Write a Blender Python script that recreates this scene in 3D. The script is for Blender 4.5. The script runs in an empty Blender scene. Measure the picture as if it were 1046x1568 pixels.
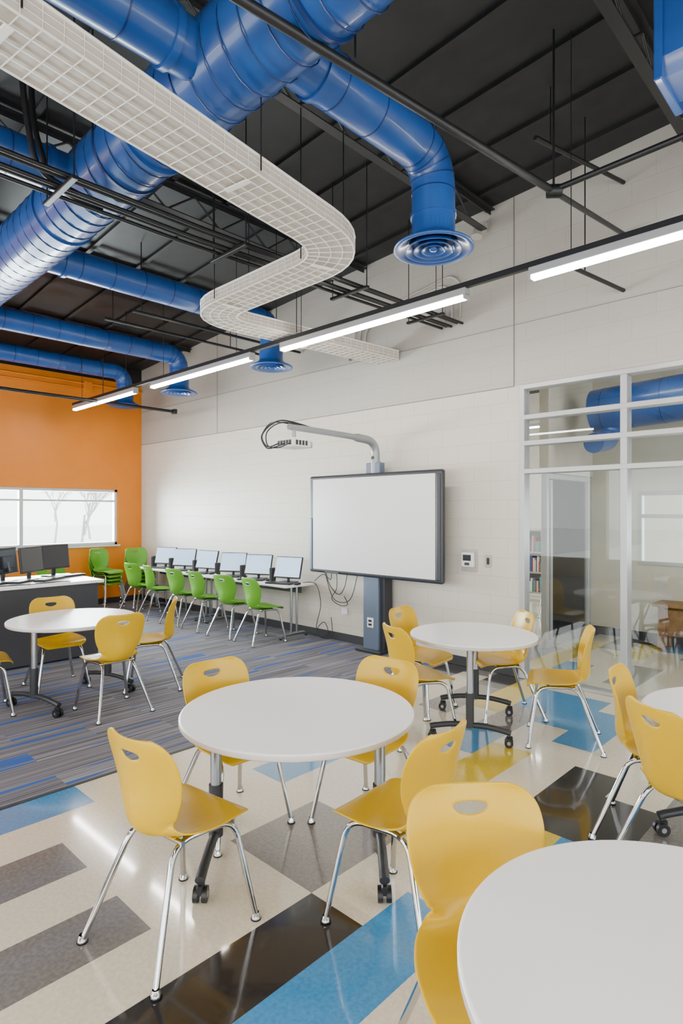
import bpy, bmesh, math, random
from mathutils import Vector, Matrix
random.seed(7)
R = math.radians

# ------------------------------------------------------------ materials
def mat(name, col, rough=0.5, metal=0.0, spec=0.5, coat=0.0, emit=None, estr=0.0):
    m = bpy.data.materials.new(name); m.use_nodes = True
    b = m.node_tree.nodes['Principled BSDF']
    b.inputs['Base Color'].default_value = (*col, 1)
    b.inputs['Roughness'].default_value = rough
    b.inputs['Metallic'].default_value = metal
    b.inputs['Specular IOR Level'].default_value = spec
    b.inputs['Coat Weight'].default_value = coat
    b.inputs['Coat Roughness'].default_value = 0.06
    if emit:
        b.inputs['Emission Color'].default_value = (*emit, 1)
        b.inputs['Emission Strength'].default_value = estr
    return m

def nodes(m):
    return m.node_tree.nodes, m.node_tree.links, m.node_tree.nodes['Principled BSDF']

def speckle(m, c1, c2, scale=60, detail=4, bump=0.0, lo=0.35, hi=0.65):
    N, L, b = nodes(m)
    tc = N.new('ShaderNodeTexCoord'); no = N.new('ShaderNodeTexNoise')
    no.inputs['Scale'].default_value = scale; no.inputs['Detail'].default_value = detail
    cr = N.new('ShaderNodeValToRGB')
    cr.color_ramp.elements[0].position = lo; cr.color_ramp.elements[0].color = (*c1, 1)
    cr.color_ramp.elements[1].position = hi; cr.color_ramp.elements[1].color = (*c2, 1)
    L.new(tc.outputs['Object'], no.inputs['Vector']); L.new(no.outputs['Fac'], cr.inputs['Fac'])
    L.new(cr.outputs['Color'], b.inputs['Base Color'])
    if bump:
        bp = N.new('ShaderNodeBump'); bp.inputs['Strength'].default_value = bump
        bp.inputs['Distance'].default_value = 0.002
        L.new(no.outputs['Fac'], bp.inputs['Height']); L.new(bp.outputs['Normal'], b.inputs['Normal'])
    return m

def block_wall(name, col, mortar, rough=0.45):
    m = mat(name, col, rough)
    N, L, b = nodes(m)
    tc = N.new('ShaderNodeTexCoord'); sp = N.new('ShaderNodeSeparateXYZ'); cb = N.new('ShaderNodeCombineXYZ')
    ad = N.new('ShaderNodeMath'); ad.operation = 'ADD'
    L.new(tc.outputs['Object'], sp.inputs[0])
    L.new(sp.outputs['X'], ad.inputs[0]); L.new(sp.outputs['Y'], ad.inputs[1])
    L.new(ad.outputs[0], cb.inputs[0]); L.new(sp.outputs['Z'], cb.inputs[1])
    br = N.new('ShaderNodeTexBrick')
    br.inputs['Scale'].default_value = 1.0
    br.inputs['Brick Width'].default_value = 0.406; br.inputs['Row Height'].default_value = 0.203
    br.inputs['Mortar Size'].default_value = 0.005; br.inputs['Mortar Smooth'].default_value = 0.6
    br.inputs['Color1'].default_value = (*col, 1); br.inputs['Color2'].default_value = (*[c*0.98 for c in col], 1)
    br.inputs['Mortar'].default_value = (*mortar, 1)
    L.new(cb.outputs[0], br.inputs['Vector']); L.new(br.outputs['Color'], b.inputs['Base Color'])
    no = N.new('ShaderNodeTexNoise'); no.inputs['Scale'].default_value = 45
    L.new(tc.outputs['Object'], no.inputs['Vector'])
    mx = N.new('ShaderNodeMath'); mx.operation = 'MULTIPLY_ADD'; mx.inputs[1].default_value = -1.0
    L.new(br.outputs['Fac'], mx.inputs[0]); L.new(no.outputs['Fac'], mx.inputs[2])
    bp = N.new('ShaderNodeBump'); bp.inputs['Strength'].default_value = 0.3; bp.inputs['Distance'].default_value = 0.004
    L.new(mx.outputs[0], bp.inputs['Height']); L.new(bp.outputs['Normal'], b.inputs['Normal'])
    return m

def carpet_mat():
    m = mat('carpet_tile', (0.2, 0.2, 0.22), 0.95, spec=0.1)
    N, L, b = nodes(m)
    tc = N.new('ShaderNodeTexCoord')
    br = N.new('ShaderNodeTexBrick'); br.inputs['Scale'].default_value = 1.0
    br.inputs['Brick Width'].default_value = 1.0; br.inputs['Row Height'].default_value = 0.25
    br.inputs['Mortar Size'].default_value = 0.0
    br.inputs['Color1'].default_value = (0, 0, 0, 1); br.inputs['Color2'].default_value = (1, 1, 1, 1)
    mp0 = N.new('ShaderNodeMapping'); mp0.inputs['Rotation'].default_value = (0, 0, R(90))
    L.new(tc.outputs['Object'], mp0.inputs[0]); L.new(mp0.outputs[0], br.inputs['Vector'])
    sc = N.new('ShaderNodeVectorMath'); sc.operation = 'SCALE'; sc.inputs['Scale'].default_value = 7.0
    L.new(br.outputs['Color'], sc.inputs[0])
    addv = N.new('ShaderNodeVectorMath'); addv.operation = 'ADD'
    L.new(tc.outputs['Object'], addv.inputs[0]); L.new(sc.outputs[0], addv.inputs[1])
    def stretched(sx, sy, detail):
        mp = N.new('ShaderNodeMapping'); mp.inputs['Scale'].default_value = (sx, sy, 1)
        no = N.new('ShaderNodeTexNoise'); no.inputs['Scale'].default_value = 1.0; no.inputs['Detail'].default_value = detail
        L.new(addv.outputs[0], mp.inputs[0]); L.new(mp.outputs[0], no.inputs['Vector'])
        return no
    n1 = stretched(70, 0.8, 2)
    cr = N.new('ShaderNodeValToRGB')
    e = cr.color_ramp.elements
    e[0].position = 0.30; e[0].color = (0.08, 0.077, 0.09, 1)
    e[1].position = 0.70; e[1].color = (0.31, 0.30, 0.32, 1)
    k = e.new(0.5); k.color = (0.175, 0.168, 0.185, 1)
    L.new(n1.outputs['Fac'], cr.inputs['Fac'])
    n2 = stretched(15, 0.5, 1)
    c2 = N.new('ShaderNodeValToRGB'); e = c2.color_ramp.elements
    e[0].position = 0.64; e[0].color = (0, 0, 0, 1); e[1].position = 0.66; e[1].color = (0.9, 0.9, 0.9, 1)
    L.new(n2.outputs['Fac'], c2.inputs['Fac'])
    mix = N.new('ShaderNodeMix'); mix.data_type = 'RGBA'
    L.new(c2.outputs['Color'], mix.inputs['Factor']); L.new(cr.outputs['Color'], mix.inputs[6])
    mix.inputs[7].default_value = (0.035, 0.11, 0.38, 1)
    L.new(mix.outputs[2], b.inputs['Base Color'])
    nf = N.new('ShaderNodeTexNoise'); nf.inputs['Scale'].default_value = 300
    L.new(tc.outputs['Object'], nf.inputs['Vector'])
    bp = N.new('ShaderNodeBump'); bp.inputs['Strength'].default_value = 0.5; bp.inputs['Distance'].default_value = 0.003
    L.new(nf.outputs['Fac'], bp.inputs['Height']); L.new(bp.outputs['Normal'], b.inputs['Normal'])
    return m

def glass_mat(name, tint=(0.95, 0.98, 0.97), ior=1.45, boost=0.0):
    m = bpy.data.materials.new(name); m.use_nodes = True
    N, L = m.node_tree.nodes, m.node_tree.links
    N.clear()
    o = N.new('ShaderNodeOutputMaterial'); t = N.new('ShaderNodeBsdfTransparent'); g = N.new('ShaderNodeBsdfGlossy')
    t.inputs['Color'].default_value = (*tint, 1); g.inputs['Roughness'].default_value = 0.01
    f = N.new('ShaderNodeFresnel'); f.inputs['IOR'].default_value = ior
    a = N.new('ShaderNodeMath'); a.operation = 'ADD'; a.inputs[1].default_value = boost; a.use_clamp = True
    mx = N.new('ShaderNodeMixShader')
    L.new(f.outputs[0], a.inputs[0]); L.new(a.outputs[0], mx.inputs[0])
    L.new(t.outputs[0], mx.inputs[1]); L.new(g.outputs[0], mx.inputs[2]); L.new(mx.outputs[0], o.inputs[0])
    return m

YEL = mat('yellow_plastic', (0.66, 0.40, 0.0), 0.30, spec=0.38)
GRN = mat('green_plastic', (0.11, 0.34, 0.015), 0.35)
CHR = mat('chrome', (0.55, 0.56, 0.57), 0.08, 1.0)
STL = mat('satin_steel', (0.36, 0.37, 0.39), 0.3, 1.0)
BLK = mat('black_plastic', (0.008, 0.008, 0.010), 0.4)
DGR = mat('charcoal_metal', (0.025, 0.027, 0.031), 0.4)
WHT = mat('white_laminate', (0.96, 0.945, 0.93), 0.33)
EDG = mat('table_edge_band', (0.66, 0.62, 0.58), 0.45)
def vct(n, a, b): return speckle(mat(n, a, 0.15, coat=0.9), a, b, 55, 5)
TILE = {
 'c': vct('vct_cream', (0.68, 0.605, 0.46), (0.77, 0.695, 0.55)),
 'g': vct('vct_grey', (0.165, 0.150, 0.138), (0.22, 0.202, 0.186)),
 'k': vct('vct_charcoal', (0.018, 0.016, 0.0155), (0.034, 0.030, 0.028)),
 'b': vct('vct_blue', (0.035, 0.22, 0.47), (0.055, 0.28, 0.56)),
 'y': vct('vct_yellow', (0.62, 0.43, 0.008), (0.70, 0.50, 0.02))}
CARPET = carpet_mat()
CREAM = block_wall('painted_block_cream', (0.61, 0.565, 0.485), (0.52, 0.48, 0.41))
UPPER = block_wall('shaded_upper_wall_paint', (0.43, 0.405, 0.36), (0.40, 0.377, 0.335))  # greyer upper paint, with light falloff above the lamps put into its colour
ORANGE = mat('orange_paint', (0.80, 0.27, 0.012), 0.5)
speckle(ORANGE, (0.70, 0.20, 0.001), (0.74, 0.215, 0.002), 3, 2)
DECK = mat('black_roof_deck', (0.014, 0.014, 0.015), 0.55)
speckle(DECK, (0.006, 0.006, 0.0066), (0.011, 0.011, 0.0122), 6, 5, bump=0.6)
BSTEEL = mat('black_painted_steel', (0.007, 0.007, 0.008), 0.45)
BLUE = mat('blue_duct_paint', (0.012, 0.10, 0.50), 0.32, coat=0.2)
speckle(BLUE, (0.012, 0.066, 0.26), (0.017, 0.085, 0.31), 4, 3)
BSEAM = mat('blue_duct_seam', (0.005, 0.024, 0.12), 0.4)
TRAY = mat('white_tray_panel', (0.50, 0.445, 0.38), 0.5)
WIRE = mat('white_wire', (0.76, 0.72, 0.66), 0.4)
ALU = mat('aluminium_frame', (0.43, 0.43, 0.43), 0.35, 0.35)
GLASS = glass_mat('clear_glass')
LENS = mat('lamp_lens', (1, 1, 1), 0.4, emit=(1.0, 0.94, 0.87), estr=72.0)
WBS = mat('whiteboard_surface', (0.70, 0.70, 0.70), 0.28)
BEZ = mat('whiteboard_bezel', (0.025, 0.028, 0.035), 0.35)
BEZ2 = mat('blue_grey_plastic', (0.13, 0.165, 0.23), 0.35, 0.3)
SCR = mat('lit_screen', (0.35, 0.5, 0.7), 0.2, emit=(0.50, 0.74, 1.0), estr=0.95)
SCRD = mat('dark_screen', (0.02, 0.022, 0.03), 0.12)
WGRY = mat('warm_grey_plastic', (0.42, 0.39, 0.35), 0.45)
WPL = mat('white_plastic', (0.75, 0.75, 0.73), 0.4)
BASE = mat('rubber_base', (0.03, 0.03, 0.034), 0.5)
CTR = mat('counter_panel', (0.04, 0.042, 0.049), 0.5)
WOOD = mat('oak_wood', (0.30, 0.16, 0.07), 0.5)
speckle(WOOD, (0.15, 0.07, 0.028), (0.27, 0.14, 0.06), 9, 5)
RED = mat('red_plastic', (0.5, 0.02, 0.015), 0.35)
SNOW = mat('pale_lawn', (0.80, 0.82, 0.80), 0.9)
BARK = mat('bare_bark', (0.40, 0.38, 0.37), 0.9)
CEIL2 = mat('adjoining_ceiling', (0.04, 0.04, 0.046), 0.7)

# ------------------------------------------------------------ mesh builder
class MB:
    def __init__(s): s.v=[]; s.f=[]; s.m=[]; s.s=[]; s.mats=[]
    def mi(s, m):
        if m not in s.mats: s.mats.append(m)
        return s.mats.index(m)
    def add(s, vs, fs, m, smooth=False, M=None):
        o = len(s.v); i = s.mi(m)
        for p in vs:
            p = Vector(p)
            s.v.append(tuple(M @ p) if M else tuple(p))
        for f in fs:
            s.f.append(tuple(o+a for a in f)); s.m.append(i); s.s.append(smooth)
    def box(s, x0, x1, y0, y1, z0, z1, m, M=None):
        vs=[(x,y,z) for z in (z0,z1) for y in (y0,y1) for x in (x0,x1)]
        fs=[(0,2,3,1),(4,5,7,6),(0,1,5,4),(2,6,7,3),(0,4,6,2),(1,3,7,5)]
        s.add(vs, fs, m, False, M)
    def rbox(s, x0, x1, y0, y1, z0, z1, m, r=0.005, seg=2, M=None):
        bm = bmesh.new()
        bmesh.ops.create_cube(bm, size=1.0, matrix=Matrix.Translation(((x0+x1)/2,(y0+y1)/2,(z0+z1)/2)) @ Matrix.Diagonal((x1-x0,y1-y0,z1-z0,1)))
        bmesh.ops.bevel(bm, geom=bm.edges[:], offset=r, segments=seg, affect='EDGES', profile=0.5)
        bm.verts.index_update()
        s.add([v.co.copy() for v in bm.verts], [[v.index for v in f.verts] for f in bm.faces], m, False, M)
        bm.free()
    def prism(s, poly, axis, a0, a1, m):
        n=len(poly); vs=[]
        for a in (a0,a1):
            for p in poly:
                if axis=='Y': vs.append((p[0],a,p[1]))
                elif axis=='X': vs.append((a,p[0],p[1]))
                else: vs.append((p[0],p[1],a))
        fs=[tuple(range(n)), tuple(range(2*n-1,n-1,-1))]+[(i,i+n,(i+1)%n+n,(i+1)%n) for i in range(n)]
        s.add(vs, fs, m)
    def tube(s, pts, r, m, seg=10, caps=True, smooth=True, M=None):
        pts=[Vector(p) for p in pts]; n=len(pts)
        rr = r if isinstance(r,(list,tuple)) else [r]*n
        T=[]
        for i in range(n):
            a=pts[max(0,i-1)]; b=pts[min(n-1,i+1)]
            T.append((b-a).normalized())
        ref=Vector((0,0,1)) if abs(T[0].z)<0.9 else Vector((1,0,0))
        N=(ref-T[0]*ref.dot(T[0])).normalized()
        vs=[]; fs=[]
        for i in range(n):
            N=(N-T[i]*N.dot(T[i])).normalized(); B=T[i].cross(N)
            for k in range(seg):
                a=2*math.pi*k/seg
                vs.append(pts[i]+(N*math.cos(a)+B*math.sin(a))*rr[i])
        for i in range(n-1):
            for k in range(seg):
                k2=(k+1)%seg
                fs.append((i*seg+k,i*seg+k2,(i+1)*seg+k2,(i+1)*seg+k))
        s.add(vs,fs,m,smooth,M)
        if caps:
            s.add(vs[:seg],[tuple(range(seg-1,-1,-1))],m,False,M)
            s.add(vs[-seg:],[tuple(range(seg))],m,False,M)
    def cyl(s,p0,p1,r,m,seg=16,M=None): s.tube([p0,p1],r,m,seg,True,True,M)
    def lathe(s, prof, c, m, seg=40, smooth=True):
        vs=[];fs=[];n=len(prof)
        for i,(r,z) in enumerate(prof):
            for k in range(seg):
                a=2*math.pi*k/seg
                vs.append((c[0]+r*math.cos(a),c[1]+r*math.sin(a),c[2]+z))
        for i in range(n-1):
            for k in range(seg):
                k2=(k+1)%seg
                fs.append((i*seg+k,i*seg+k2,(i+1)*seg+k2,(i+1)*seg+k))
        s.add(vs,fs,m,smooth)
    def disc(s,c,r,m,seg=48,up=True):
        vs=[(c[0]+r*math.cos(2*math.pi*k/seg),c[1]+r*math.sin(2*math.pi*k/seg),c[2]) for k in range(seg)]
        s.add(vs,[tuple(range(seg)) if up else tuple(range(seg-1,-1,-1))],m)
    def mesh(s,name):
        me=bpy.data.meshes.new(name); me.from_pydata(s.v,[],s.f)
        for m in s.mats: me.materials.append(m)
        me.polygons.foreach_set('material_index',s.m); me.polygons.foreach_set('use_smooth',s.s)
        me.update(); return me
    def obj(s,name,loc=(0,0,0),rz=0):
        return place(s.mesh(name),name,loc,rz)

def place(me,name,loc=(0,0,0),rz=0,sc=1.0):
    o=bpy.data.objects.new(name,me); bpy.context.scene.collection.objects.link(o)
    o.location=loc; o.rotation_euler=(0,0,R(rz)); 
    if isinstance(sc,tuple): o.scale=sc
    else: o.scale=(sc,sc,sc)
    return o

def fillet(pts, r, n=8):
    pts=[Vector(p) for p in pts]; out=[pts[0]]
    for i in range(1,len(pts)-1):
        a,b,c=pts[i-1],pts[i],pts[i+1]
        rr=min(r,(a-b).length*0.49,(c-b).length*0.49)
        p=b+(a-b).normalized()*rr; q=b+(c-b).normalized()*rr
        for k in range(n+1):
            t=k/n; out.append(p*(1-t)**2+b*2*t*(1-t)+q*t*t)
    out.append(pts[-1]); return out

# ------------------------------------------------------------ room constants
XW, YN = -10.85, 5.69          # orange (west) wall, block (north) wall
XE = 4.0; YS = -4.0
CB = -3.77                     # carpet / tile boundary
def cz(x): return 4.45+0.065*(x+10.85)

# ------------------------------------------------------------ floor
T=0.305
seq = {
 0:[(1.60,'b'),(2.55,'c'),(3.4,'g'),(4.4,'c'),(5.3,'b')],
 1:[(2.1,'c'),(2.75,'c'),(3.4,'c'),(4.0,'k'),(5.6,'c')],
 2:[(1.35,'g'),(2.4,'c'),(3.3,'b'),(4.3,'c'),(5.0,'g')],
 3:[(1.7,'c'),(3.0,'c'),(3.7,'c'),(4.6,'c'),(5.2,'y')],
 4:[(0.72,'k'),(1.33,'g'),(1.7,'c'),(2.3,'g'),(3.6,'c'),(4.3,'b'),(4.9,'g')],
 5:[(0.76,'b'),(1.70,'c'),(2.45,'g'),(3.15,'c'),(4.1,'y'),(4.7,'c'),(5.4,'b')],
 6:[(0.5,'c'),(1.95,'k'),(3.0,'c'),(4.3,'c'),(5.2,'b')],
 7:[(0.8,'c'),(2.1,'b'),(2.75,'c'),(3.08,'y'),(4.05,'k'),(5.0,'c'),(5.9,'g')],
 8:[(2.4,'c'),(3.1,'b'),(3.75,'k'),(4.6,'c'),(5.3,'b')],
 9:[(3.0,'c'),(3.9,'g'),(4.6,'c'),(5.2,'y')],
}
def tile_col(k,y):
    if k in seq:
        for ye,c in seq[k]:
            if y<ye and y>-0.2: return c
    rnd=random.Random(k*131+int((y+40+(k%3)*0.305)/(T*3))*17)
    return rnd.choice('cccccgggkkkbbbyy')
mb=MB()
ny0=int(math.floor((YS)/T)); 
for k in range(0,26):
    x0=CB+k*T; x1=x0+T
    for j in range(ny0,46):
        y0=j*T; y1=y0+T
        mb.add([(x0,y0,0),(x1,y0,0),(x1,y1,0),(x0,y1,0)],[(0,1,2,3)],TILE[tile_col(k,(y0+y1)/2)])
mb.box(CB,CB+26*T,ny0*T,46*T,-0.1,-0.004,BASE)
mb.obj('floor')
mb=MB()
mb.box(XW,CB,ny0*T,YN,-0.1,0.0,CARPET)
mb.obj('floor_carpet')
mb=MB(); mb.box(-12,CB,YN+0.2,14.0,-0.1,0.0,TILE['c']); mb.obj('floor_adjoining')
mb=MB(); mb.rbox(CB-0.015,CB+0.015,ny0*T,YN-0.02,0.0,0.004,BASE,0.0015,1); mb.obj('trim_carpet_edge')

# ------------------------------------------------------------ north block wall
OX0, OX1, OZ = -2.92, 1.2, 3.0
mb=MB()
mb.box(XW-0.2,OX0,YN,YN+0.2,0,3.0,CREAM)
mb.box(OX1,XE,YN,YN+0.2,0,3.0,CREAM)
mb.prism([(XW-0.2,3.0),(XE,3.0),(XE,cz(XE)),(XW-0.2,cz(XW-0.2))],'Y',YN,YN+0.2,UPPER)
mb.obj('wall_north')
JNT=mat('joint_shadow_paint',(0.19,0.17,0.15),0.7)
mb=MB()
mb.box(XW,OX0-0.06,YN-0.004,YN,2.994,3.004,JNT)
mb.box(XW,XE,YN-0.003,YN,3.63,3.637,JNT)
mb.box(OX0-0.07,OX0-0.058,YN-0.004,YN,3.0,cz(OX0),JNT)
mb.box(-8.3,-8.29,YN-0.003,YN,3.0,cz(-8.3),JNT)
mb.obj('trim_wall_joints')
mb=MB()
mb.rbox(XW,OX0-0.02,YN-0.012,YN,0,0.105,BASE,0.003,1); mb.obj('baseboard_north')

# unseen walls behind the camera: window band and solid header shaped to dim the upper wall
mb=MB()
mb.prism([(XW-0.2,2.75),(XE+0.2,2.75),(XE+0.2,cz(XE)),(XW-0.2,cz(XW-0.2))],'Y',YS-0.2,YS,CREAM)
mb.box(XW-0.2,XE+0.2,YS-0.2,YS,-0.1,0.5,CREAM)
for x in (XW-0.2,-6.0,-1.2,XE-0.2): mb.box(x,x+0.4,YS-0.2,YS,0.5,2.75,CREAM)
mb.obj('wall_south')
mb=MB()
mb.box(XE,XE+0.2,YS,YN,2.75,cz(XE),CREAM); mb.box(XE,XE+0.2,YS,YN,-0.1,0.5,CREAM)
for y in (YS,0.8,YN-0.4): mb.box(XE,XE+0.2,y,y+0.4,0.5,2.75,CREAM)
mb.obj('wall_east')
# ------------------------------------------------------------ west orange wall with window
WY0,WY1,WZ0,WZ1 = 0.17,5.21,1.09,2.12
mb=MB()
mb.box(XW-0.2,XW,YS,YN,0,WZ0,ORANGE)
mb.box(XW-0.2,XW,YS,YN,WZ1,4.15,ORANGE)
mb.box(XW-0.2,XW,YS,WY0,WZ0,WZ1,ORANGE)
mb.box(XW-0.2,XW,WY1,YN,WZ0,WZ1,ORANGE)
mb.box(XW-0.2,XW,YS,YN,4.15,cz(XW),BSTEEL)
mb.obj('wall_west')
mb=MB(); mb.rbox(XW,XW+0.012,YS,YN-0.012,0,0.105,BASE,0.003,1); mb.obj('baseboard_west')
mb=MB()
mb.cyl((XW+0.05,YS,4.02),(XW+0.05,YN-0.02,4.02),0.02,ORANGE,10)
mb.cyl((XW+0.05,YS,3.93),(XW+0.05,4.6,3.93),0.015,ORANGE,10)
mb.rbox(XW,XW+0.08,4.55,4.70,3.88,4.06,ORANGE,0.006,1)
for y in (-1,1,3): mb.rbox(XW,XW+0.07,y,y+0.04,3.9,4.05,ORANGE,0.004,1)
mb.obj('trim_orange_conduit')
WFR=mat('white_window_frame',(0.60,0.60,0.585),0.35)
mb=MB()
xa,xb=XW-0.12,XW-0.03
def wf(y0,y1,z0,z1,f=0): mb.rbox(xa,xb+f,y0,y1,z0,z1,WFR,0.004,1)
wf(WY0,WY1,WZ0,WZ0+0.05); wf(WY0,WY1,WZ1-0.05,WZ1); wf(WY0,WY0+0.05,WZ0,WZ1); wf(WY1-0.05,WY1,WZ0,WZ1)
wf(WY0,WY1,1.885,1.92,0.002)
for y in (1.85,3.53): wf(y-0.03,y+0.03,WZ0,WZ1,0.004)
mb.rbox(XW-0.1,XW+0.05,WY0-0.03,WY1+0.03,WZ0-0.035,WZ0,WFR,0.006,1)
mb.box(XW-0.078,XW-0.072,WY0+0.02,WY1-0.02,WZ0+0.02,WZ1-0.02,GLASS)
mb.obj('window_1')

# ------------------------------------------------------------ ceiling deck and joists
mb=MB()
mb.prism([(XW-0.2,cz(XW-0.2)),(XE+0.2,cz(XE+0.2)),(XE+0.2,cz(XE)+0.15),(XW-0.2,cz(XW-0.2)+0.15)],'Y',YS-0.2,YN+0.2,DECK)
mb.obj('ceiling')
mb=MB()
y=YS+0.2
while y<YN:
    mb.prism([(XW,cz(XW)),(XE,cz(XE)),(XE,cz(XE)-0.03),(XW,cz(XW)-0.03)],'Y',y,y+0.05,DECK); y+=0.61
mb.obj('trim_deck_ribs')
GS=mat('grey_black_steel',(0.018,0.018,0.020),0.4)
for x in (2.8,0.9,-1.35,-3.25,-5.05,-6.95,-9.1):
    mb=MB(); zt=cz(x)-0.035; zb=zt-0.17 if x<-6 else zt-0.26
    mb.box(x-0.05,x+0.05,YS,YN-0.01,zt-0.012,zt,GS); mb.box(x-0.004,x+0.004,YS,YN-0.01,zt-0.05,zt-0.012,GS)
    mb.box(x-0.04,x+0.04,YS,YN-0.15,zb,zb+0.01,GS)
    yy=YS; up=True; P=[]
    while yy<YN-0.1:
        P.append((x,yy,(zt-0.03) if up else zb+0.008)); yy+=0.3; up=not up
    for a,b in zip(P[:-1],P[1:]): mb.cyl(a,b,0.01,GS,6)
    mb.obj('roof_joist')
mb=MB()
mb.cyl((-2.08,4.3,4.55),(-1.90,YN-0.01,4.69),0.018,BSTEEL,8)
mb.cyl((-2.03,4.9,3.72),(-1.90,YN-0.01,3.71),0.018,BSTEEL,8)
for (x,y,z) in ((-2.05,4.5,4.57),(-2.0,5.05,3.72)): mb.cyl((x,y,z),(x,y,cz(x)),0.006,BSTEEL,6)
mb.obj('ceiling_brace')

# ------------------------------------------------------------ ducts
mb=MB()
MY,MZ,MR=1.95,4.13,0.25
mb.tube([(2.5,MY,MZ+0.12),(-0.5,MY,MZ+0.10),(-3,MY,MZ+0.05),(-5.6,MY,MZ),(-7.4,MY,MZ),(-7.7,MY,MZ)],[MR,MR,MR,MR,MR,0.19],BLUE,40)
mb.tube([(-7.7,MY,MZ),(-10.2,MY,MZ)],0.19,BLUE,36)
def zmain(x):
    if x>-5.6: return MZ+ (x+5.6)/8.1*0.12 if x<2.5 else MZ+0.12
    return MZ
def helix(x0,x1,r,pitch,cyf,czf):
    n=int(abs(x1-x0)/pitch*20); P=[]
    for i in range(n+1):
        t=i/n; x=x0+(x1-x0)*t; a=2*math.pi*i/20
        P.append((x,cyf+r*math.cos(a),czf(x)+r*math.sin(a)))
    return P
mb.tube(helix(2.4,-7.3,MR+0.001,0.155,MY,zmain),0.0045,BSEAM,4,False)
for x in (-0.6,-3.55,-5.0,-7.35):
    z=zmain(x)
    mb.tube([(x-0.02,MY,z),(x+0.02,MY,z)],MR+0.012,BLUE,40)
def diffuser(mb,x,y,z):
    mb.lathe([(0.150,0.20),(0.150,0.10),(0.165,0.075),(0.20,0.05),(0.245,0.03),(0.275,0.012),(0.278,0.0),(0.262,-0.006),(0.235,0.004),(0.20,0.03),(0.165,0.05)],(x,y,z),BLUE,44)
    for r in (0.185,0.125,0.07):
        mb.lathe([(r-0.045,0.05),(r-0.03,0.022),(r,0.0),(r+0.012,-0.006),(r+0.012,-0.001),(r-0.02,0.03),(r-0.045,0.05)],(x,y,z-0.006),BLUE,40)
    mb.disc((x,y,z+0.045),0.16,BSEAM,32,False)
    mb.lathe([(0.0001,-0.012),(0.02,-0.01),(0.03,0.0),(0.03,0.03)],(x,y,z),BLUE,20)
def branch(mb,x,yend,zd,r=0.145):
    z0=zmain(x)
    P=fillet([(x,MY+0.12,z0),(x,yend,z0),(x,yend,zd+0.12)],0.34,9)
    mb.tube(P,r,BLUE,32)
    for i in (2,4,6,8,10):
        if i<len(P)-1:
            d=(P[i+1]-P[i-1]).normalized()*0.004
            mb.tube([P[i]-d,P[i]+d],r+0.003,BSEAM,32)
    yy=MY+0.5
    while yy<yend-0.4:
        mb.tube([(x,yy-0.004,z0),(x,yy+0.004,z0)],r+0.003,BSEAM,32); yy+=0.33
    mb.tube([(x,MY+0.34,z0),(x,MY+0.38,z0)],r+0.014,BLUE,32)
    mb.rbox(x-r-0.05,x-r+0.01,MY+0.33,MY+0.39,z0-0.03,z0+0.03,BLUE,0.005,1)
    mb.tube([(x,yend,zd+0.22),(x,yend,zd+0.25)],r+0.010,BLUE,32)
    diffuser(mb,x,yend,zd)
for (x,ye,zd,r) in ((-2.42,3.45,3.53,0.15),(-5.95,4.9,3.55,0.14),(-8.25,4.95,3.55,0.14),(-9.95,4.9,3.55,0.13)):
    branch(mb,x,ye,zd,r)
for x in (-2.8,-4.45,-7.2):
    z=zmain(x)
    mb.tube([(x,MY-0.12,z),(x,YS+0.5,z)],0.145,BLUE,32)
    mb.tube([(x,MY-0.36,z),(x,MY-0.32,z)],0.16,BLUE,32)
    yy=MY-0.6
    while yy>YS+0.6:
        mb.tube([(x,yy-0.004,z),(x,yy+0.004,z)],0.148,BSEAM,32); yy-=0.33
for x in (-0.2,-2.0,-3.9,-6.6,-9.2):
    r=MR if x>-7.5 else 0.19; z=zmain(x)
    mb.tube([(x-0.012,MY,z),(x+0.012,MY,z)],r+0.006,BSEAM,36)
    for s in (-1,1): mb.cyl((x,MY+s*r,z),(x,MY+s*r,cz(x)),0.006,BSTEEL,6)
mb.obj('blue_spiral_duct')
mb=MB()
mb.prism([(3.325,4.02),(3.325,4.75),(3.66,4.75),(3.66,3.97),(3.62,3.93),(3.36,3.93)],'X',-0.93,2.6,BLUE)
mb.rbox(-0.96,-0.92,3.30,3.69,3.90,4.78,BLUE,0.006,1)
for x in (-0.5,1.2):
    for y in (3.33,3.65): mb.cyl((x,y,4.7),(x,y,cz(x)),0.006,BSTEEL,6)
mb.obj('rectangular_duct')

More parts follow.
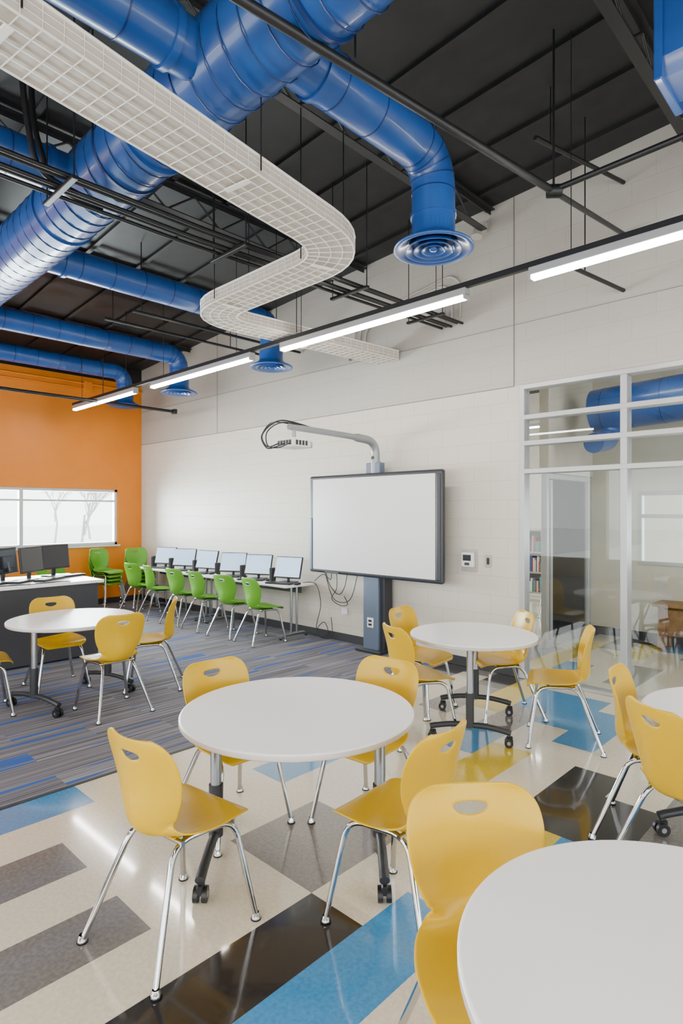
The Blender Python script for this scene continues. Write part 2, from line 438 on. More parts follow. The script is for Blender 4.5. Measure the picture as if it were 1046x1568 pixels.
# ------------------------------------------------------------ serpentine wire tray
def tray():
    mb=MB(); Z=3.53; W=0.165; H=0.10
    c=fillet([(-1.93,-3.3,Z),(-2.90,3.13,Z),(-4.86,3.16,Z),(-4.63,YN-0.03,Z)],0.46,14)
    L=[0]
    for a,b in zip(c[:-1],c[1:]): L.append(L[-1]+(b-a).length)
    def at(s):
        for i in range(len(c)-1):
            if s<=L[i+1]+1e-9:
                t=(s-L[i])/max(1e-9,(L[i+1]-L[i])); return c[i].lerp(c[i+1],t)
        return c[-1].copy()
    tot=L[-1]; n=int(tot/0.085); S=[tot*i/n for i in range(n+1)]
    P=[at(s) for s in S]; Nn=[]
    for i in range(n+1):
        t=(P[min(n,i+1)]-P[max(0,i-1)]).normalized(); Nn.append(Vector((-t.y,t.x,0)))
    def strip(o0,z0,o1,z1,m):
        vs=[];fs=[]
        for i in range(n+1):
            vs.append(P[i]+Nn[i]*o0+Vector((0,0,z0))); vs.append(P[i]+Nn[i]*o1+Vector((0,0,z1)))
        for i in range(n): fs.append((2*i,2*i+1,2*i+3,2*i+2))
        mb.add(vs,fs,m,True)
    strip(-W,0.006,W,0.006,TRAY)
    strip(-W,0.006,-W,H,TRAY); strip(W,0.006,W,H,TRAY)
    for o in (-W,-W*0.5,0,W*0.5,W):
        mb.tube([P[i]+Nn[i]*o for i in range(n+1)],0.003,WIRE,5,True)
    for s in (-1,1):
        for z in (0.035,0.07): mb.tube([P[i]+Nn[i]*s*(W+0.003)+Vector((0,0,z)) for i in range(n+1)],0.003,WIRE,5)
        mb.tube([P[i]+Nn[i]*s*W+Vector((0,0,H+0.004)) for i in range(n+1)],0.009,WIRE,8)
        mb.tube([P[i]+Nn[i]*s*W+Vector((0,0,0.002)) for i in range(n+1)],0.006,WIRE,6)
    for i in range(n+1):
        a=P[i]+Nn[i]*W; b=P[i]-Nn[i]*W; up=Vector((0,0,H))
        mb.tube([a+Nn[i]*0.003+up,a+Nn[i]*0.003,b-Nn[i]*0.003,b-Nn[i]*0.003+up],0.003,WIRE,5)
    s=0.4
    while s<tot-0.3:
        i=min(n,int(s/tot*n)); a=P[i]; q=Nn[i]
        M=Matrix.Translation(a)@Matrix.Rotation(math.atan2(q.y,q.x),4,'Z')
        mb.rbox(-W*0.55,W*0.55,-0.02,0.02,-0.012,-0.003,WIRE,0.003,1,M)
        for sg in (-1,1):
            p=a+q*sg*(W+0.016); mb.cyl((p.x,p.y,Z+0.02),(p.x,p.y,cz(p.x)),0.0045,BSTEEL,6)
        s+=1.25
    return mb.obj('cable_tray')
tray()
mb=MB()
mb.lathe([(0.0001,-0.055),(0.035,-0.05),(0.055,-0.02),(0.055,0.0),(0.0001,0.0)],(-4.74,4.35,3.515),WPL,24)
mb.cyl((-4.74,4.35,3.51),(-4.74,4.35,3.525),0.02,WPL,12)
mb.obj('smoke_detector')

# ------------------------------------------------------------ linear pendant lights
LY,LZ=4.1,3.40
def pendant(x0,x1,y,rodz,lens,z=LZ):
    mb=MB()
    mb.rbox(x0,x1,y-0.038,y+0.038,z+0.016,z+0.075,ALU,0.006,2)
    mb.rbox(x0+0.01,x1-0.01,y-0.032,y+0.032,z-0.012,z+0.018,lens,0.010,3)
    for x in (x0,x1-0.02): mb.rbox(x,x+0.02,y-0.04,y+0.04,z-0.014,z+0.03,ALU,0.004,1)
    for x in (x0+0.3,x1-0.3): mb.cyl((x,y,rodz),(x,y,cz(x) if y<YN else 4.6),0.0035,BSTEEL,6)
    mb.obj('linear_pendant_light')
for (x0,x1) in [(-10.1,-7.98),(-7.52,-5.30),(-4.80,-2.55),(-2.02,0.25),(0.8,3.0)]:
    pendant(x0,x1,LY,LZ+0.12,LENS)
mb=MB()
mb.rbox(-10.15,3.2,LY-0.022,LY+0.022,LZ+0.076,LZ+0.122,BSTEEL,0.004,1)
mb.obj('light_mounting_rail')
for (x0,x1) in [(-9.5,-7.3),(-6.9,-4.7),(-2.2,0.0),(0.4,2.6)]:  # unseen pendant rows behind the camera, added as fill light
    pendant(x0,x1,-0.9,LZ+0.07,LENS)
    pendant(x0,x1,-2.8,LZ+0.07,LENS)

# ------------------------------------------------------------ pipes and conduits overhead
mb=MB()
mb.tube([(-2.55,-1.5,3.98),(-1.80,4.0,3.92)],0.026,BSTEEL,12)
mb.tube([(-1.80,4.0,3.92),(-1.90,YN-0.02,4.22)],0.020,BSTEEL,12)
mb.tube([(-1.83,3.97,3.92),(-1.76,4.03,3.92)],0.045,BSTEEL,12)
mb.cyl((-1.8,4.0,3.9),(-1.8,4.0,cz(-1.8)),0.008,BSTEEL,8)
mb.tube([(-1.8,4.0,3.93),(2.5,4.0,4.05)],0.02,BSTEEL,10)
for y in (0.2,2.2): mb.cyl((-2.3+y*0.13,y,3.97),(-2.3+y*0.13,y,cz(-2.2)),0.006,BSTEEL,6)
mb.obj('sprinkler_pipe')
mb=MB()
for i,(dx,dz) in enumerate([(0,0),(0.07,0.01),(0.14,-0.005),(0.22,0.02),(0.30,0.0)]):
    mb.tube([(-4.22+dx,-3.5,3.84+dz),(-4.10+dx,2.5,3.80+dz),(-3.86+dx*0.9,YN-0.02,3.78+dz)],0.015,BSTEEL,8)
for y in (-1,0.3,1.5,2.8,4.1,5.2):
    x=-4.15+max(0,(y-2.5))*0.075
    mb.rbox(x-0.06,x+0.42,y,y+0.04,3.755,3.78,BSTEEL,0.004,1)
    for xx in (x-0.04,x+0.4): mb.cyl((xx,y+0.02,3.76),(xx,y+0.02,cz(xx)),0.005,BSTEEL,6)
mb.tube(fillet([(-4.2,1.9,3.86),(-4.2,1.55,3.9),(-4.25,1.45,4.3),(-4.3,1.45,cz(-4.3)-0.02)],0.15,6),0.02,BSTEEL,10)
mb.tube(fillet([(-4.1,1.7,3.86),(-4.1,1.42,3.9),(-4.1,1.35,4.3),(-4.1,1.3,cz(-4.1)-0.02)],0.15,6),0.02,BSTEEL,10)
mb.obj('conduit_rack')
mb=MB()
mb.tube([(-9.3,-3.5,3.45),(-9.15,YN-0.3,3.42)],0.025,BSTEEL,10)
mb.rbox(-9.2,-9.1,YN-0.32,YN-0.26,3.38,3.46,BSTEEL,0.005,1)
for y in (0,2.2,4.2): mb.cyl((-9.25,y,3.45),(-9.25,y,cz(-9.25)),0.006,BSTEEL,6)
mb.obj('sprinkler_pipe')
mb=MB()
for x,z in ((-7.0,4.02),(-6.3,3.95)):
    mb.tube([(x,3.2,z),(x+0.05,YN-0.02,z)],0.018,BSTEEL,8)
    mb.cyl((x,3.3,z),(x,3.3,cz(x)),0.006,BSTEEL,6); mb.cyl((x+0.03,5.0,z),(x+0.03,5.0,cz(x)),0.006,BSTEEL,6)
mb.obj('ceiling_conduit')
mb=MB()
for d in (0,0.09,0.18):
    mb.tube(fillet([(-5.2+d,YN-0.02,3.75),(-5.2+d,YN-0.02,4.12-d*0.5),(-3.75-d,YN-0.02,4.35-d*0.9),(-3.62-d*1.2,YN-0.02,4.25-d),(-3.62-d*1.2,YN-0.02,3.85)],0.18,6),0.013,WGRY,8)
mb.rbox(-5.4,-5.28,YN-0.05,YN-0.001,3.66,3.8,WGRY,0.004,1)
mb.obj('wall_conduit')
mb=MB()
mb.rbox(-3.36,-3.29,YN-0.06,YN-0.001,4.70,4.80,WGRY,0.006,1)
mb.tube([(-3.33,YN-0.06,4.75),(-3.33,YN-0.13,4.70)],0.012,WGRY,8)
mb.tube([(-3.33,YN-0.13,4.73),(-3.33,YN-0.16,4.60)],[0.035,0.06],WGRY,16)
mb.obj('wall_speaker')

# ------------------------------------------------------------ glazed partition
mb=MB()
ya,yb=YN-0.015,YN+0.11
def fr(x0,x1,z0,z1,e=0.0): mb.rbox(x0,x1,ya-e,yb+e,z0,z1,ALU,0.004,1)
fr(OX0,OX0+0.055,0,OZ); fr(OX0,OX1,OZ-0.05,OZ,0.002)
for x in (-1.93,-0.93,0.1,1.14): fr(x,x+0.06,0,OZ-0.05,0.001)
for z in (2.64,2.375,2.09): fr(OX0+0.05,OX1,z,z+0.05,0.003)
fr(OX0+0.05,OX1,0,0.03,0.003)
mb.box(OX0+0.02,OX1-0.02,YN+0.045,YN+0.051,0.02,OZ-0.02,GLASS)
mb.obj('window_2')

# ------------------------------------------------------------ adjoining hallway
CR2=mat('hall_paint',(0.70,0.66,0.58),0.6)
speckle(CR2,(0.52,0.48,0.41),(0.56,0.52,0.45),5,3)
mb=MB()
hx0,hx1=-2.66,1.6; hz0,hz1=1.0,1.97
YB=8.5
mb.box(-3.3,hx0,YB,YB+0.2,0,4.6,CR2); mb.box(hx1,XE,YB,YB+0.2,0,4.6,CR2)
mb.box(hx0,hx1,YB,YB+0.2,0,hz0,CR2); mb.box(hx0,hx1,YB,YB+0.2,hz1,4.6,CR2)
mb.obj('wall_hall_north')
mb=MB()
for x in (hx0,-1.7,-0.6,0.5,hx1-0.05): mb.rbox(x,x+0.05,YB-0.01,YB+0.1,hz0,hz1,ALU,0.003,1)
for z in (hz0,1.62,hz1-0.05): mb.rbox(hx0,hx1,YB-0.012,YB+0.102,z,z+0.05,ALU,0.003,1)
mb.box(hx0+0.02,hx1-0.02,YB+0.05,YB+0.056,hz0+0.02,hz1-0.02,GLASS)
mb.obj('window_3')
mb=MB(); mb.rbox(-3.28,XE,YB-0.012,YB,0,0.11,BASE,0.003,1); mb.obj('baseboard_hall')
mb=MB()
for (y0,y1) in ((7.1,7.16),(8.42,8.5)): mb.rbox(-3.36,-3.28,y0,y1,0,2.18,ALU,0.004,1)
for z0,z1 in ((2.12,2.18),(0,0.10)): mb.rbox(-3.362,-3.278,7.12,8.48,z0,z1,ALU,0.004,1)
mb.rbox(-3.355,-3.285,7.22,7.28,0.1,2.1,ALU,0.004,1)
mb.box(-3.323,-3.317,7.12,8.46,0.05,2.15,GLASS)
mb.obj('window_4')
mb=MB(); mb.box(-3.38,-3.26,7.1,8.5,2.19,4.6,CR2); mb.obj('wall_hall_bulkhead')
mb=MB(); mb.box(-12,-3.3,13.8,14.0,0,4.6,CR2); mb.obj('wall_library_north')
mb=MB(); mb.box(-12.2,-12,YN+0.2,14,0,0.6,CR2); mb.box(-12.2,-12,YN+0.2,14,2.9,4.6,CR2)
for y in (YN+0.2,8.5,11.2,13.7): mb.box(-12.2,-12,y,y+0.3,0.6,2.9,CR2)
mb.obj('wall_library_west')
mb=MB(); mb.box(-12,XE,YN+0.2,8.72,4.6,4.7,CEIL2); mb.box(-12,-3.3,8.72,14,4.6,4.7,CEIL2); mb.obj('ceiling_hall')
LENS2 = mat('hall_fill_lamp_lens', (1, 1, 1), 0.4, emit=(1.0, 0.95, 0.88), estr=45.0)
for (x0,x1,y) in [(-2.6,-0.4,6.7),(0,2.2,6.7),(-6.6,-4.4,7.3),(-7,-4.8,9.5),(-10,-7.8,9.5),(-7,-4.8,12)]:  # pendants added to brighten the hall and library behind the glass
    pendant(x0,x1,y,3.55,LENS2,3.5)
mb=MB()
def hz(x): return 2.98+(x+3.0)*0.05
mb.tube([(-2.95,7.75,hz(-2.95)),(3.8,7.75,hz(3.8))],0.27,BLUE,36)
for i in range(19): 
    x=-2.8+i*0.34; mb.tube([(x-0.004,7.75,hz(x)),(x+0.004,7.75,hz(x))],0.273,BSEAM,36)
mb.tube(fillet([(-2.75,7.75,2.95),(-2.75,7.75,2.6),(-2.75,7.2,2.52)],0.2,6),0.12,BLUE,24)
for x in (-2.6,-1.2,0.8): mb.cyl((x,7.75,3.1),(x,7.75,4.599),0.006,BSTEEL,6)
mb.obj('hall_reflection_duct')  # added duct, stands in for blue reflections in the upper panes
mb=MB(); SH=mat('shelf_grey',(0.35,0.33,0.32),0.5)
bx0,bx1,by,bh=-6.9,-4.1,11.2,1.35
for x in (bx0,bx0+0.93,bx0+1.86,bx1-0.03): mb.rbox(x,x+0.03,by,by+0.35,0,bh,SH,0.003,1)
for z in (0.08,0.48,0.88,bh-0.03): mb.rbox(bx0,bx1,by,by+0.35,z,z+0.03,SH,0.003,1)
mb.box(bx0,bx1,by+0.33,by+0.35,0.1,bh-0.02,SH)
bc=[mat('book_'+n,c,0.6) for n,c in (('navy',(0.03,0.06,0.2)),('red',(0.35,0.03,0.03)),('tan',(0.5,0.4,0.25)),('green',(0.04,0.18,0.08)),('white',(0.7,0.7,0.68)),('teal',(0.05,0.25,0.3)))]
for z in (0.11,0.51,0.91):
    x=bx0+0.05
    while x<bx1-0.08:
        w=random.uniform(0.02,0.05); h=random.uniform(0.2,0.31)
        if random.random()>0.12: mb.box(x,x+w*0.94,by+0.03,by+0.25,z,z+h,random.choice(bc))
        x+=w
mb.obj('bookshelf')
mb=MB()
mb.rbox(0,1.5,0,0.42,0.53,0.57,WOOD,0.006,2)
for x in (0.06,1.36):
    for y in (0.04,0.32): mb.rbox(x,x+0.08,y,y+0.06,0,0.53,WOOD,0.004,1)
mb.rbox(0.1,1.4,0.05,0.08,0.18,0.50,WOOD,0.004,1); mb.rbox(0.1,1.4,0.34,0.37,0.18,0.50,WOOD,0.004,1)
mb.rbox(0.5,0.56,0.045,0.05,0.2,0.48,DGR,0.001,1)
mb.obj('wooden_bench',(-2.35,8.0,0))

# ------------------------------------------------------------ chair
def catmull(P,n):
    out=[]
    for i in range(len(P)-1):
        p0=P[max(0,i-1)];p1=P[i];p2=P[i+1];p3=P[min(len(P)-1,i+2)]
        for k in range(n):
            t=k/n
            out.append(tuple(0.5*((2*b)+(-a+c)*t+(2*a-5*b+4*c-d)*t*t+(-a+3*b-3*c+d)*t**3) for a,b,c,d in zip(p0,p1,p2,p3)))
    out.append(P[-1]); return out
# rows: forward x, z, half width, concavity
ROW=[(0.248,0.420,0.150,0.000),(0.238,0.441,0.185,0.000),(0.205,0.455,0.208,0.004),(0.13,0.457,0.222,0.010),(0.04,0.451,0.224,0.018),
     (-0.05,0.446,0.206,0.030),(-0.115,0.446,0.172,0.046),(-0.160,0.464,0.145,0.066),(-0.186,0.508,0.148,0.078),(-0.190,0.570,0.174,0.076),
     (-0.188,0.635,0.200,0.068),(-0.192,0.700,0.212,0.058),(-0.202,0.760,0.210,0.048),(-0.213,0.805,0.192,0.040),(-0.220,0.834,0.160,0.032),(-0.223,0.848,0.118,0.026)]
def shell_mesh():
    rows=catmull(ROW,12)
    L=[0]
    for a,b in zip(rows[:-1],rows[1:]): L.append(L[-1]+math.hypot(a[0]-b[0],a[1]-b[1]))
    tot=L[-1]
    def at(s):
        s=max(0,min(tot,s))
        for i in range(len(rows)-1):
            if s<=L[i+1]+1e-9:
                t=(s-L[i])/max(1e-9,L[i+1]-L[i]); a,b=rows[i],rows[i+1]
                q=[p+(r-p)*t for p,r in zip(a,b)]; return q,((b[0]-a[0]),(b[1]-a[1]))
    ns=84; nw=36
    sh=tot-0.066
    prm={}
    hw=0.055
    def HH(s): return 0.010 if s>sh else 0.028
    for i in range(ns+1):
        for j in range(nw+1):
            prm[(i,j)]=[tot*i/ns,-1+2*j/nw]
    def ell(s,w):
        q,_=at(s); return w*q[2]/hw,(s-sh)/HH(s)
    rem=set()
    for i in range(ns):
        for j in range(nw):
            s=tot*(i+.5)/ns; w=-1+2*(j+.5)/nw
            X,Y=ell(s,w)
            if X*X+Y*Y<1.0: rem.add((i,j))
    bnd=set()
    for (i,j) in rem:
        for (a,b) in ((i,j),(i+1,j),(i,j+1),(i+1,j+1)):
            adj=[(a-1,b-1),(a-1,b),(a,b-1),(a,b)]
            if any(c not in rem for c in adj): bnd.add((a,b))
    for k in bnd:
        s,w=prm[k]; X,Y=ell(s,w); d=math.hypot(X,Y); q,_=at(s)
        X/=d; Y/=d
        prm[k]=[sh+Y*HH(s), X*hw/q[2]]
    vs=[]; idx={}
    for i in range(ns+1):
        for j in range(nw+1):
            s,w=prm[(i,j)]; q,d=at(s); l=math.hypot(*d); tx,tz=d[0]/l,d[1]/l
            nx,nz=-tz,tx
            if nx+nz<0: nx,nz=-nx,-nz
            o=q[3]*w*w
            idx[(i,j)]=len(vs); vs.append((q[0]+nx*o, w*q[2], q[1]+nz*o))
    fs=[(idx[(i,j)],idx[(i+1,j)],idx[(i+1,j+1)],idx[(i,j+1)]) for i in range(ns) for j in range(nw) if (i,j) not in rem]
    used=sorted({a for f in fs for a in f}); mp={a:k for k,a in enumerate(used)}
    me=bpy.data.meshes.new('tmp'); me.from_pydata([vs[a] for a in used],[],[tuple(mp[a] for a in f) for f in fs]); me.update()
    o=bpy.data.objects.new('tmp',me); bpy.context.scene.collection.objects.link(o)
    md=o.modifiers.new('s','SOLIDIFY'); md.thickness=0.009; md.offset=0
    md=o.modifiers.new('b','SUBSURF'); md.levels=1; md.render_levels=1
    bpy.context.view_layer.update()
    dg=bpy.context.evaluated_depsgraph_get(); ev=o.evaluated_get(dg); m2=ev.to_mesh()
    V=[v.co.copy() for v in m2.vertices]; F=[tuple(p.vertices) for p in m2.polygons]
    ev.to_mesh_clear(); bpy.data.objects.remove(o); bpy.data.meshes.remove(me)
    return V,F
SV,SF=shell_mesh()
def chair_mesh(shell,name):
    mb=MB(); mb.add(SV,SF,shell,True)
    for s in (-1,1):
        P=fillet([(0.238,s*0.232,0.012),(0.175,s*0.165,0.425),(-0.10,s*0.125,0.432),(-0.262,s*0.228,0.012)],0.085,8)
        mb.tube(P,0.0125,CHR,12)
        for x in (0.238,-0.262):
            y=s*0.231
            mb.lathe([(0.0001,0.0),(0.019,0.0),(0.021,0.006),(0.017,0.016),(0.013,0.03)],(x,y,0),CHR,16)
            mb.lathe([(0.0001,-0.0),(0.022,0.0),(0.022,0.005)],(x,y,0.0005),BLK,16)
    for x in (0.10,-0.075):
        mb.cyl((x,-0.15,0.428),(x,0.15,0.428),0.010,CHR,10)
    mb.rbox(-0.09,0.12,-0.11,0.11,0.430,0.440,shell,0.004,1)
    return mb.mesh(name)
CY=chair_mesh(YEL,'classroom_chair'); CG=chair_mesh(GRN,'classroom_chair_green'); CRD=chair_mesh(RED,'classroom_chair_red')
yellow=[(-2.18,1.285,98),(-2.71,1.95,-3),(-2.17,2.50,275),(-1.53,1.98,182),(-0.85,1.49,-42),
 (-2.75,3.68,68),(-3.12,4.22,5),(-2.50,4.60,228),(-1.89,4.35,205),(-0.98,3.41,8),(-0.73,3.02,58),
 (-6.03,2.28,-5),(-4.96,2.34,178),(-5.38,2.95,236),(-5.68,1.50,80)]
for x,y,a in yellow: place(CY,'classroom_chair',(x,y,0),a)
for x,a in ((-6.20,84),(-6.82,97),(-7.50,88),(-8.10,95),(-8.85,80),(-9.45,100)):
    place(CG,'classroom_chair',(x,4.93,0),a)
place(CG,'classroom_chair',(-10.1,3.75,0),150)
for (x,y,a,n) in ((-10.40,4.75,20,4),(-10.15,5.28,0,4)):
    for i in range(n):
        place(CG,'classroom_chair',(x+0.012*i,y,0.066*i),a)
place(CRD,'classroom_chair',(-4.2,9.4,0),200)
place(CRD,'classroom_chair',(-5.2,9.9,0),20)

# ------------------------------------------------------------ round tables
def caster(mb,x,y,ax='x'):
    r=0.034
    for s in (-1,1):
        mb.cyl((x+s*0.008,y,r),(x+s*0.028,y,r),r,BLK,18)
        mb.cyl((x+s*0.0285,y,r),(x+s*0.029,y,r),r*0.4,STL,12)
    mb.rbox(x-0.014,x+0.014,y-0.03,y+0.02,r+0.005,r*2+0.012,BLK,0.006,1)
    mb.cyl((x,y,r*2),(x,y,0.10),0.008,CHR,10)
def round_table_mesh():
    mb=MB(); R0=0.535; zt=0.74
    mb.lathe([(R0-0.008,zt),(R0-0.003,zt-0.002),(R0,zt-0.006)],(0,0,0),WHT,96)
    mb.lathe([(R0,zt-0.006),(R0,zt-0.026),(R0-0.004,zt-0.031),(R0-0.02,zt-0.032)],(0,0,0),EDG,96)
    mb.disc((0,0,zt),R0-0.008,WHT,96,True); mb.disc((0,0,zt-0.032),R0-0.02,EDG,96,False)
    for s in (-1,1):
        x=s*0.38
        mb.cyl((x,0,0.36),(x,0,zt-0.045),0.026,STL,18); mb.cyl((x,0,0.12),(x,0,0.37),0.033,DGR,18)
        mb.rbox(x-0.05,x+0.05,-0.2,0.2,zt-0.048,zt-0.033,DGR,0.004,1)
        mb.tube(fillet([(x,-0.30,0.105),(x,-0.14,0.135),(x,0.14,0.135),(x,0.30,0.105)],0.1,5),0.021,DGR,12)
        for t in (-1,1):
            mb.tube([(x,t*0.27,0.112),(x,t*0.315,0.10)],0.022,DGR,12); caster(mb,x,t*0.30)
    mb.rbox(-0.38,0.38,-0.022,0.022,0.62,0.665,DGR,0.005,1)
    return mb.mesh('round_table')
RT=round_table_mesh()
for x,y,a,s in ((-2.175,1.96,43.8,1.055),(-2.52,4.13,118,0.92),(-5.52,2.23,-74,1.02),(-0.28,1.42,110,1.0),(-0.48,3.37,133.8,1.0)):
    place(RT,'round_table',(x,y,0),a,(s,s,1.0))

# ------------------------------------------------------------ computer tables along wall
def long_table(x0,x1):
    mb=MB(); z=0.73; y0,y1=5.12,5.64
    mb.rbox(x0,x1,y0,y1,z-0.03,z,WHT,0.005,2)
    mb.rbox(x0+0.002,x1-0.002,y0-0.002,y0+0.004,z-0.028,z-0.004,EDG,0.001,1)
    for x in (x0+0.14,x1-0.14):
        for yy in (5.34,5.44): mb.cyl((x,yy,0.06),(x,yy,z-0.03),0.016,STL,12)
        mb.tube(fillet([(x,y0+0.02,0.025),(x,y0+0.12,0.055),(x,y1-0.1,0.055),(x,y1-0.02,0.025)],0.05,4),0.022,STL,12)
        mb.rbox(x-0.03,x+0.03,y0+0.05,y1-0.05,z-0.045,z-0.03,DGR,0.003,1)
        for yy in (y0+0.03,y1-0.03): mb.cyl((x,yy,0),(x,yy,0.02),0.018,BLK,12)
    mb.rbox(x0+0.14,x1-0.14,5.50,5.53,z-0.14,z-0.045,DGR,0.004,1)
    mb.obj('computer_table')
long_table(-7.93,-5.92); long_table(-9.96,-7.95)
def computer():
    mb=MB()
    M=Matrix.Translation((0,0,0.06))@Matrix.Rotation(R(-16),4,'X')
    mb.rbox(-0.215,0.215,-0.012,0.014,0,0.30,BLK,0.008,2,M)
    mb.rbox(-0.203,0.203,-0.0145,-0.011,0.016,0.288,SCR,0.001,1,M)
    mb.tube([(0,0.03,0.012),(0,0.06,0.12),(0,0.06,0.22)],0.02,BLK,10)
    mb.rbox(-0.12,0.12,-0.05,0.12,0,0.012,BLK,0.005,1)
    mb.rbox(-0.2,0.2,-0.24,-0.10,0,0.018,BLK,0.005,1)
    for i in range(4):
        for j in range(12): mb.box(-0.19+j*0.032,-0.19+j*0.032+0.027,-0.23+i*0.031,-0.23+i*0.031+0.026,0.018,0.022,DGR)
    mb.rbox(0.24,0.30,-0.20,-0.10,0,0.03,BLK,0.012,2)
    mb.rbox(-0.30,-0.245,0.0,0.1,0,0.19,BLK,0.012,2)
    return mb.mesh('desktop_computer')
CM=computer()
for i,x in enumerate((-6.22,-6.87,-7.48,-8.20,-8.86,-9.48)):
    place(CM,'desktop_computer',(x,5.40,0.73),(-3,4,10,-5,6,2)[i]+18)
mb=MB()
def cable(P,r=0.005): mb.tube(catmull(P,8),r,BLK,6)
cable([(-6.0,5.5,0.74),(-5.85,5.6,0.72),(-5.78,5.62,0.45),(-5.84,5.6,0.15),(-5.70,5.55,0.03),(-5.62,5.6,0.10),(-5.72,5.63,0.22),(-5.84,5.62,0.12),(-5.72,5.56,0.03),(-5.55,5.6,0.06),(-5.60,5.64,0.3)])
cable([(-5.72,5.65,0.95),(-5.6,5.6,0.75),(-5.45,5.62,0.62),(-5.32,5.6,0.72),(-5.28,5.62,0.93)])
cable([(-5.75,5.65,0.95),(-5.55,5.6,0.6),(-5.40,5.62,0.52),(-5.2,5.6,0.60),(-5.1,5.62,0.93)])
cable([(-5.50,5.64,0.93),(-5.46,5.6,0.7),(-5.55,5.6,0.56),(-5.42,5.62,0.48),(-5.3,5.64,0.5),(-5.36,5.64,0.60)])
cable([(-5.9,5.62,0.76),(-5.75,5.64,0.86),(-5.62,5.65,0.8),(-5.6,5.65,0.95)])
mb.rbox(-5.43,-5.33,YN-0.03,YN-0.002,0.36,0.44,WPL,0.003,1)
mb.obj('computer_cables')

# ------------------------------------------------------------ counter with black monitors
mb=MB()
mb.rbox(-7.95,-7.0,-1.5,3.12,0.02,0.865,CTR,0.004,1)
mb.box(-7.90,-7.05,-1.45,3.07,0.0,0.03,BLK)
mb.rbox(-8.0,-6.95,-1.55,3.17,0.865,0.90,WHT,0.006,2)
for y in (-0.4,0.8,2.0): mb.box(-7.003,-6.998,y,y+0.006,0.03,0.86,BLK)
mb.obj('computer_counter')
def monitor():
    mb=MB(); M=Matrix.Translation((0,0,0.09))@Matrix.Rotation(R(-6),4,'X')
    mb.rbox(-0.21,0.21,-0.01,0.02,0,0.30,BLK,0.008,2,M); mb.rbox(-0.197,0.197,-0.013,-0.009,0.02,0.285,SCRD,0.001,1,M)
    mb.rbox(-0.12,0.12,0.018,0.045,0.07,0.22,BLK,0.012,2,M)
    mb.rbox(-0.03,0.03,0.035,0.06,0.01,0.24,BLK,0.006,1); mb.rbox(-0.13,0.13,-0.06,0.12,0,0.014,BLK,0.005,1)
    mb.rbox(-0.21,0.21,-0.28,-0.14,0,0.02,BLK,0.005,1)
    for i in range(4):
        for j in range(12): mb.box(-0.2+j*0.033,-0.2+j*0.033+0.028,-0.27+i*0.03,-0.27+i*0.03+0.025,0.02,0.024,DGR)
    return mb.mesh('computer_monitor')
MM=monitor()
for (x,y,a) in ((-7.45,1.98,125),(-7.5,2.28,130),(-7.5,2.56,128),(-7.75,2.92,112),(-7.4,1.6,125)):
    place(MM,'computer_monitor',(x,y,0.90),a)
mb=MB()
cable([(-7.06,2.0,0.906),(-7.03,2.2,0.906),(-6.99,2.35,0.906),(-7.04,2.55,0.906),(-7.0,2.8,0.906)])
mb.obj('loose_cable')

# ------------------------------------------------------------ interactive whiteboard
mb=MB()
bx0,bx1,bz0,bz1,byf,byb=-5.79,-3.69,0.91,2.17,5.42,5.50
mb.rbox(bx0,bx1,byf,byb,bz0,bz1,BEZ,0.028,4)
mb.rbox(bx0+0.075,bx1-0.085,byf-0.006,byf+0.01,bz0+0.045,bz1-0.045,WBS,0.003,1)
mb.rbox(bx0+0.012,bx0+0.06,byf-0.012,byf+0.01,bz0+0.03,1.62,BEZ2,0.01,2)
mb.rbox(bx1-0.07,bx1-0.014,byf-0.014,byf+0.01,bz0+0.04,bz1-0.05,DGR,0.01,2)
mb.rbox(bx0+0.3,bx0+0.55,byf-0.012,byf,bz0+0.006,bz0+0.03,DGR,0.004,1)
mb.rbox(-4.86,-4.64,5.50,5.60,0.55,2.30,BEZ2,0.01,2)
mb.rbox(-4.87,-4.63,5.46,5.64,0.03,0.93,BEZ2,0.012,2)
mb.rbox(-4.63,-4.57,5.50,5.66,0.0,0.93,BEZ,0.008,1)
mb.rbox(-4.95,-4.55,5.40,5.66,0.0,0.04,BEZ,0.008,2)
mb.rbox(-4.80,-4.70,5.453,5.462,0.30,0.42,WPL,0.003,1)
mb.box(-4.775,-4.725,5.449,5.454,0.325,0.35,BLK); mb.box(-4.775,-4.725,5.449,5.454,0.37,0.395,BLK)
for x in (-5.4,-4.1): mb.rbox(x-0.04,x+0.04,5.49,YN-0.001,1.3,1.8,DGR,0.006,1)
mb.obj('interactive_whiteboard')
SILV=mat('silver_grey_paint',(0.30,0.31,0.32),0.35,0.4)
mb=MB()
ax=-4.745
P=fillet([(ax,5.55,2.20),(ax,5.55,2.56),(ax,5.10,2.585),(ax,4.15,2.60)],0.26,8)
mb.tube(P,[0.052]*5+[0.05]*8+[0.035]*(len(P)-13),SILV,16)
mb.tube([(ax,5.55,2.17),(ax,5.55,2.32)],0.06,SILV,20)
mb.cyl((ax,5.492,2.36),(ax,5.49,2.3605),0.022,BLK,16)
mb.cyl((ax,4.22,2.47),(ax,4.22,2.60),0.022,SILV,12)
mb.rbox(ax-0.13,ax+0.13,4.09,4.35,2.375,2.475,WPL,0.018,3)
mb.rbox(ax-0.10,ax+0.10,4.33,4.41,2.385,2.455,WGRY,0.02,3)
for i in range(5): mb.box(ax-0.11+0.045*i,ax-0.11+0.045*i+0.03,4.086,4.09,2.40,2.45,DGR)
for i in range(4): mb.box(ax+0.128,ax+0.132,4.13+i*0.045,4.13+i*0.045+0.03,2.40,2.45,DGR)
mb.obj('ceiling_arm_projector')
mb=MB()
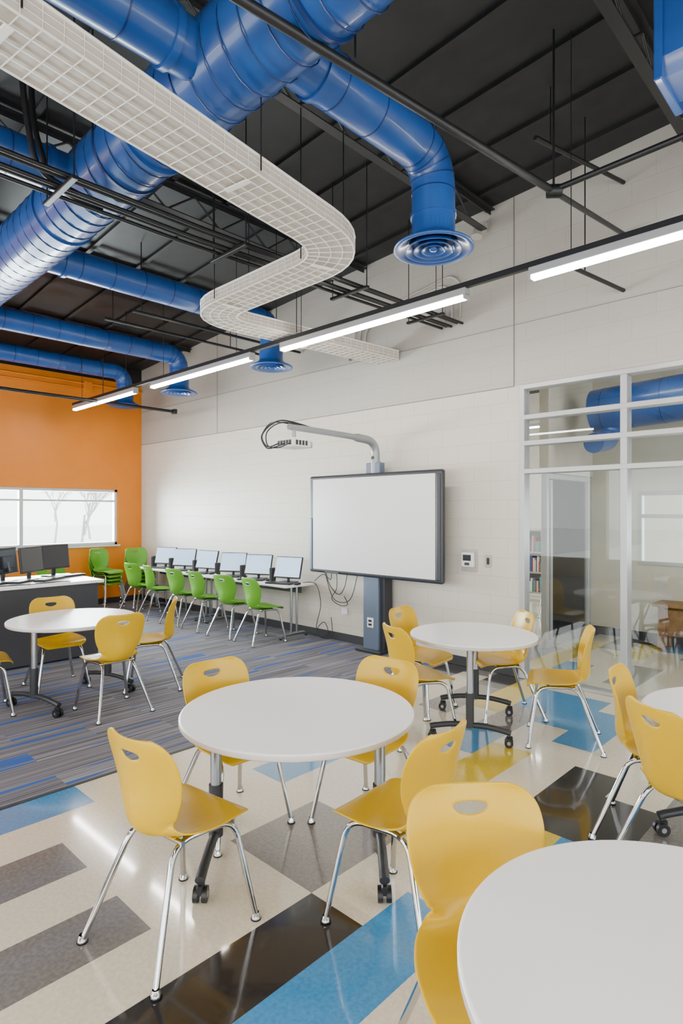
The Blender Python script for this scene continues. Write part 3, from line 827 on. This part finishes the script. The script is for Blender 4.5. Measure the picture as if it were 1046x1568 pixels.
cable([(ax,4.5,2.62),(ax-0.02,4.1,2.66),(ax-0.06,3.95,2.6),(ax-0.12,3.88,2.48),(ax-0.06,3.9,2.36),(ax-0.02,4.0,2.38),(ax,4.09,2.42)],0.008)
cable([(ax,4.45,2.61),(ax+0.03,4.05,2.63),(ax+0.0,3.86,2.52),(ax-0.02,3.88,2.38),(ax+0.06,3.96,2.36),(ax+0.09,4.09,2.42)],0.007)
cable([(ax,4.3,2.62),(ax-0.1,4.02,2.64),(ax-0.16,3.92,2.50),(ax-0.1,3.94,2.38),(ax-0.1,4.08,2.42)],0.007)
mb.obj('projector_cables')

# ------------------------------------------------------------ wall devices
mb=MB()
mb.rbox(-3.61,-3.41,YN-0.012,YN-0.001,1.05,1.29,WGRY,0.004,1)
mb.rbox(-3.585,-3.435,YN-0.06,YN-0.01,1.10,1.26,WPL,0.012,2); mb.box(-3.56,-3.46,YN-0.063,YN-0.06,1.17,1.235,SCRD)
mb.rbox(-3.54,-3.48,YN-0.062,YN-0.058,1.12,1.15,DGR,0.001,1)
mb.obj('thermostat')
mb=MB()
mb.rbox(-3.32,-3.24,YN-0.008,YN-0.001,1.11,1.24,WGRY,0.003,1); mb.rbox(-3.295,-3.265,YN-0.016,YN-0.006,1.14,1.21,BLK,0.003,1)
mb.obj('light_switch')

# ------------------------------------------------------------ outside
mb=MB(); mb.box(-90,-12.5,-60,80,-0.35,-0.3,SNOW); mb.obj('ground_outside')
def tree(x,y,h):
    mb=MB()
    def br(p,d,l,r,k):
        q=p+d*l; mb.tube([p,p.lerp(q,0.5)+Vector((random.uniform(-.05,.05),)*3)*l,q],[r,r*0.8,r*0.6],BARK,6)
        if k==0: return
        for _ in range(4):
            nd=(d+Vector((random.uniform(-.8,.8),random.uniform(-.8,.8),random.uniform(-.1,.6)))).normalized()
            br(p.lerp(q,random.uniform(0.6,1.0)),nd,l*0.62,r*0.5,k-1)
    br(Vector((0,0,-0.3)),Vector((0,0,1)),h*0.38,h*0.012,4)
    mb.obj('bare_tree',(x,y,0))
tree(-22,9.3,5.0); tree(-44,19,7); tree(-46,12.0,6); tree(-40,15,6)

# ------------------------------------------------------------ world, lights, camera
w=bpy.data.worlds.new('World'); bpy.context.scene.world=w; w.use_nodes=True
bg=w.node_tree.nodes['Background']; bg.inputs[0].default_value=(0.95,0.98,1.0,1); bg.inputs[1].default_value=7.0
def area(name,loc,rot,sx,sy,power,col):
    l=bpy.data.lights.new(name,'AREA'); l.shape='RECTANGLE'; l.size=sx; l.size_y=sy; l.energy=power; l.color=col
    o=bpy.data.objects.new(name,l); bpy.context.scene.collection.objects.link(o); o.location=loc; o.rotation_euler=rot
    return o
area('window_daylight',(XW-0.3,2.7,1.62),(0,R(-90),0),1.0,4.9,1100,(0.86,0.95,1.0))

cam=bpy.data.cameras.new('camera'); co=bpy.data.objects.new('camera',cam); bpy.context.scene.collection.objects.link(co)
co.location=(0,0,1.7); co.rotation_euler=(R(90),0,R(43.8))
cam.sensor_fit='HORIZONTAL'; cam.sensor_width=24.0; cam.lens=20.97; cam.clip_start=0.05; cam.clip_end=300
bpy.context.scene.camera=co
